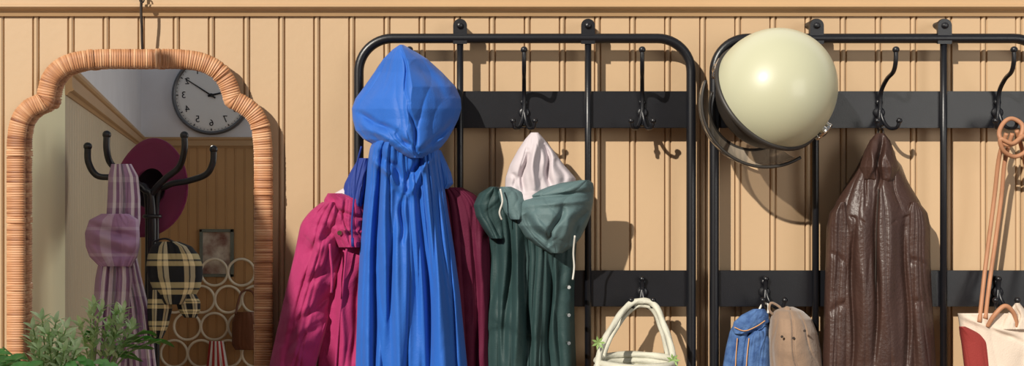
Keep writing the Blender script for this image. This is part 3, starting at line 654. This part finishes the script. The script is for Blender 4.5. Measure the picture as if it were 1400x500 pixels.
def pcap():
    r=empty('checked_wool_cap',R(238,385,0.9)); mp=mapR(0.90)
    drape('crown',[(330,216,246),(336,207,262),(348,202,272),(362,200,277),(378,202,277),(392,208,274),(406,214,266),(416,222,256)],M['plaid'],r,d0=0,bulge=0.055,amp=(0.004,0.008),freq=1.6,seed=81,nu=100,nv=90,mp=mp,back=0.03,pw=2,sm=0.03,wr=0.004,wsc=0.7)
    drape('ear_flap',[(396,203,232),(420,201,236),(445,203,230),(462,208,222)],M['plaid'],r,d0=0.01,bulge=0.025,amp=(0.002,0.006),freq=1.5,seed=82,nu=50,nv=40,mp=mp,back=0.02)
    drape('brim',[(402,240,268),(412,240,274),(424,244,274),(434,252,268)],M['plaid'],r,d0=0.02,bulge=0.02,amp=(0,0),freq=1,seed=82,nu=40,nv=30,mp=mp,back=0.02)
    tube('tie',[R(210,330,.9),R(226,326,.88),R(240,332,.88)],0.003,M['black'],r,sm=6)
pcap()
def clock():
    c=Vector(R(289,130,CL-0.03)); r=empty('wall_clock',c)
    ax=(0,1,0); rad=54*S*(1.97+CL)/2
    c0_=c-Vector((0,0.028,0))
    lathe('rim',c0_,ax,[(0,rad*.9),(0.0,rad),(0.03,rad),(0.04,rad*.97),(0.04,rad*.93),(0.028,rad*.91)],M['crim'],r,seg=72)
    disc('face',c0_,ax,rad*0.93,0.025,M['face'],r,seg=72)
    fy=c0_.y+0.027
    for h in range(1,13):
        a=math.radians(90-30*h); rr=rad*0.70
        cu=bpy.data.curves.new('numeral_%d'%h,'FONT'); cu.body=str(h); cu.size=rad*0.24; cu.align_x='CENTER'; cu.align_y='CENTER'; cu.extrude=0.001
        cu.materials.append(M['ink'])
        o=bpy.data.objects.new('numeral_%d'%h,cu); sc.collection.objects.link(o); o.parent=r; o.matrix_parent_inverse=r.matrix_world.inverted()
        o.location=(c.x-math.cos(a)*rr,fy,c.z+math.sin(a)*rr); o.rotation_euler=(math.radians(90),0,math.radians(180))
    for k in range(60):
        a=math.radians(6*k); l_=0.05 if k%5==0 else 0.025
        d1=Vector((math.cos(a),0,math.sin(a))); p=Vector((c.x,fy,c.z))
        tube('tick_%d'%k,[p+d1*rad*(0.89-l_),p+d1*rad*0.89],0.0022 if k%5 else 0.004,M['ink'],r,seg=5)
    p=Vector((c.x,fy+0.004,c.z))
    tube('minute_hand',[p+Vector((.1*rad,0,-.07*rad)),p+Vector((-0.66*rad,0,0.42*rad))],[0.007,0.0035],M['ink'],r,seg=6)
    tube('hour_hand',[p+Vector((-.08*rad,0,-.02*rad)),p+Vector((0.45*rad,0,0.10*rad))],[0.009,0.005],M['ink'],r,seg=6)
    disc('hub',p-Vector((0,0.003,0)),ax,0.014,0.01,M['ink'],r)
clock()
def pic():
    r=empty('picture_frame',R(297,345,CL-0.02)); a=R(274,378,CL); b=R(320,313,CL); y0=-CL+0.002
    t=0.022
    for i,(p,q) in enumerate((((a[0],a[2]),(a[0]+t,b[2])),((b[0]-t,a[2]),(b[0],b[2])),((a[0],b[2]-t),(b[0],b[2])),((a[0],a[2]),(b[0],a[2]+t)))):
        box('bar_%d'%(i+1),(p[0],y0,p[1]),(q[0],y0+0.025,q[1]),M['pframe'],r)
    box('print',(a[0]+t*.5,y0,a[2]+t*.5),(b[0]-t*.5,y0+0.008,b[2]-t*.5),M['photo'],r,bev=0)
pic()
def rings():
    r=empty('ring_wall_rack',R(290,430,CL-0.05)); k=0
    for row,y in enumerate(range(372,560,37)):
        for x in (256,293,330,367):
            xx=x-(18 if row%2 else 0); c=Vector(R(xx,y,CL-0.06)); rad=18*S*(1.97+CL)/2
            if c.z-rad<0.01: continue
            k+=1; tube('ring_%d'%k,[c+Vector((rad*math.cos(a),0,rad*math.sin(a))) for a in np.linspace(0,6.283,33)[:-1]],0.010,M['ring'],r,closed=True,seg=8)
rings()
def bbag():
    r=empty('brown_leather_bag',R(335,450,CL-0.2)); mp=mapR(CL-0.15)
    drape('bag_body',[(426,322,352),(440,317,358),(470,317,360),(478,322,356)],M['bagb'],r,d0=0,bulge=0.08,amp=(0.004,0.004),freq=2,seed=91,nu=50,nv=40,mp=mp,back=0.02)
    tube('bag_strap',[R(322,430,CL-.2),R(330,400,CL-.12),R(346,400,CL-.12),R(354,430,CL-.2)],0.008,M['bagb'],r,sm=6)
    r2=empty('red_striped_towel',R(297,490,CL-0.2))
    drape('towel',[(466,286,306),(500,282,312),(548,280,316)],uvstripes('towel_stripes',[(0,(190,60,60)),(0.5,(232,226,220))],None,nu=4),r2,d0=0,bulge=0.05,amp=(0.01,0.02),freq=3,seed=92,nu=60,nv=40,mp=mp,back=0.02)
bbag()
# ---------------------------------------------------------------- light
w=bpy.data.worlds.new('sky'); sc.world=w; w.use_nodes=True
bg=w.node_tree.nodes['Background']; bg.inputs['Color'].default_value=(0.86,0.91,1.0,1); bg.inputs['Strength'].default_value=0.24
sd=Vector((0.70,1.0,-0.64))
sun=bpy.data.lights.new('sun','SUN'); sun.energy=4.9; sun.angle=math.radians(0.8); sun.color=(1.0,0.93,0.82)
so=bpy.data.objects.new('sun',sun); sc.collection.objects.link(so); so.rotation_euler=sd.to_track_quat('-Z','Y').to_euler(); so.location=(-2,-4,4)
wl=bpy.data.lights.new('fill_light','AREA'); wl.energy=34; wl.shape='RECTANGLE'; wl.size=1.6; wl.size_y=1.6; wl.color=(1.0,0.96,0.88)  # added fill to brighten the near left wall; no window stands here
wo=bpy.data.objects.new('fill_light',wl); sc.collection.objects.link(wo); wo.location=(2.3,-3.2,1.9)
wo.rotation_euler=(Vector((-1.35,-0.9,1.5))-Vector(wo.location)).to_track_quat('-Z','Y').to_euler()
cam=bpy.data.cameras.new('camera'); co=bpy.data.objects.new('camera',cam); sc.collection.objects.link(co)
co.location=(0,-D,ZC); co.rotation_euler=(math.radians(90),0,0); cam.sensor_width=36; cam.lens=36*D/(1400*S)
sc.camera=co
sc.view_settings.view_transform='Standard'; sc.view_settings.look='None'
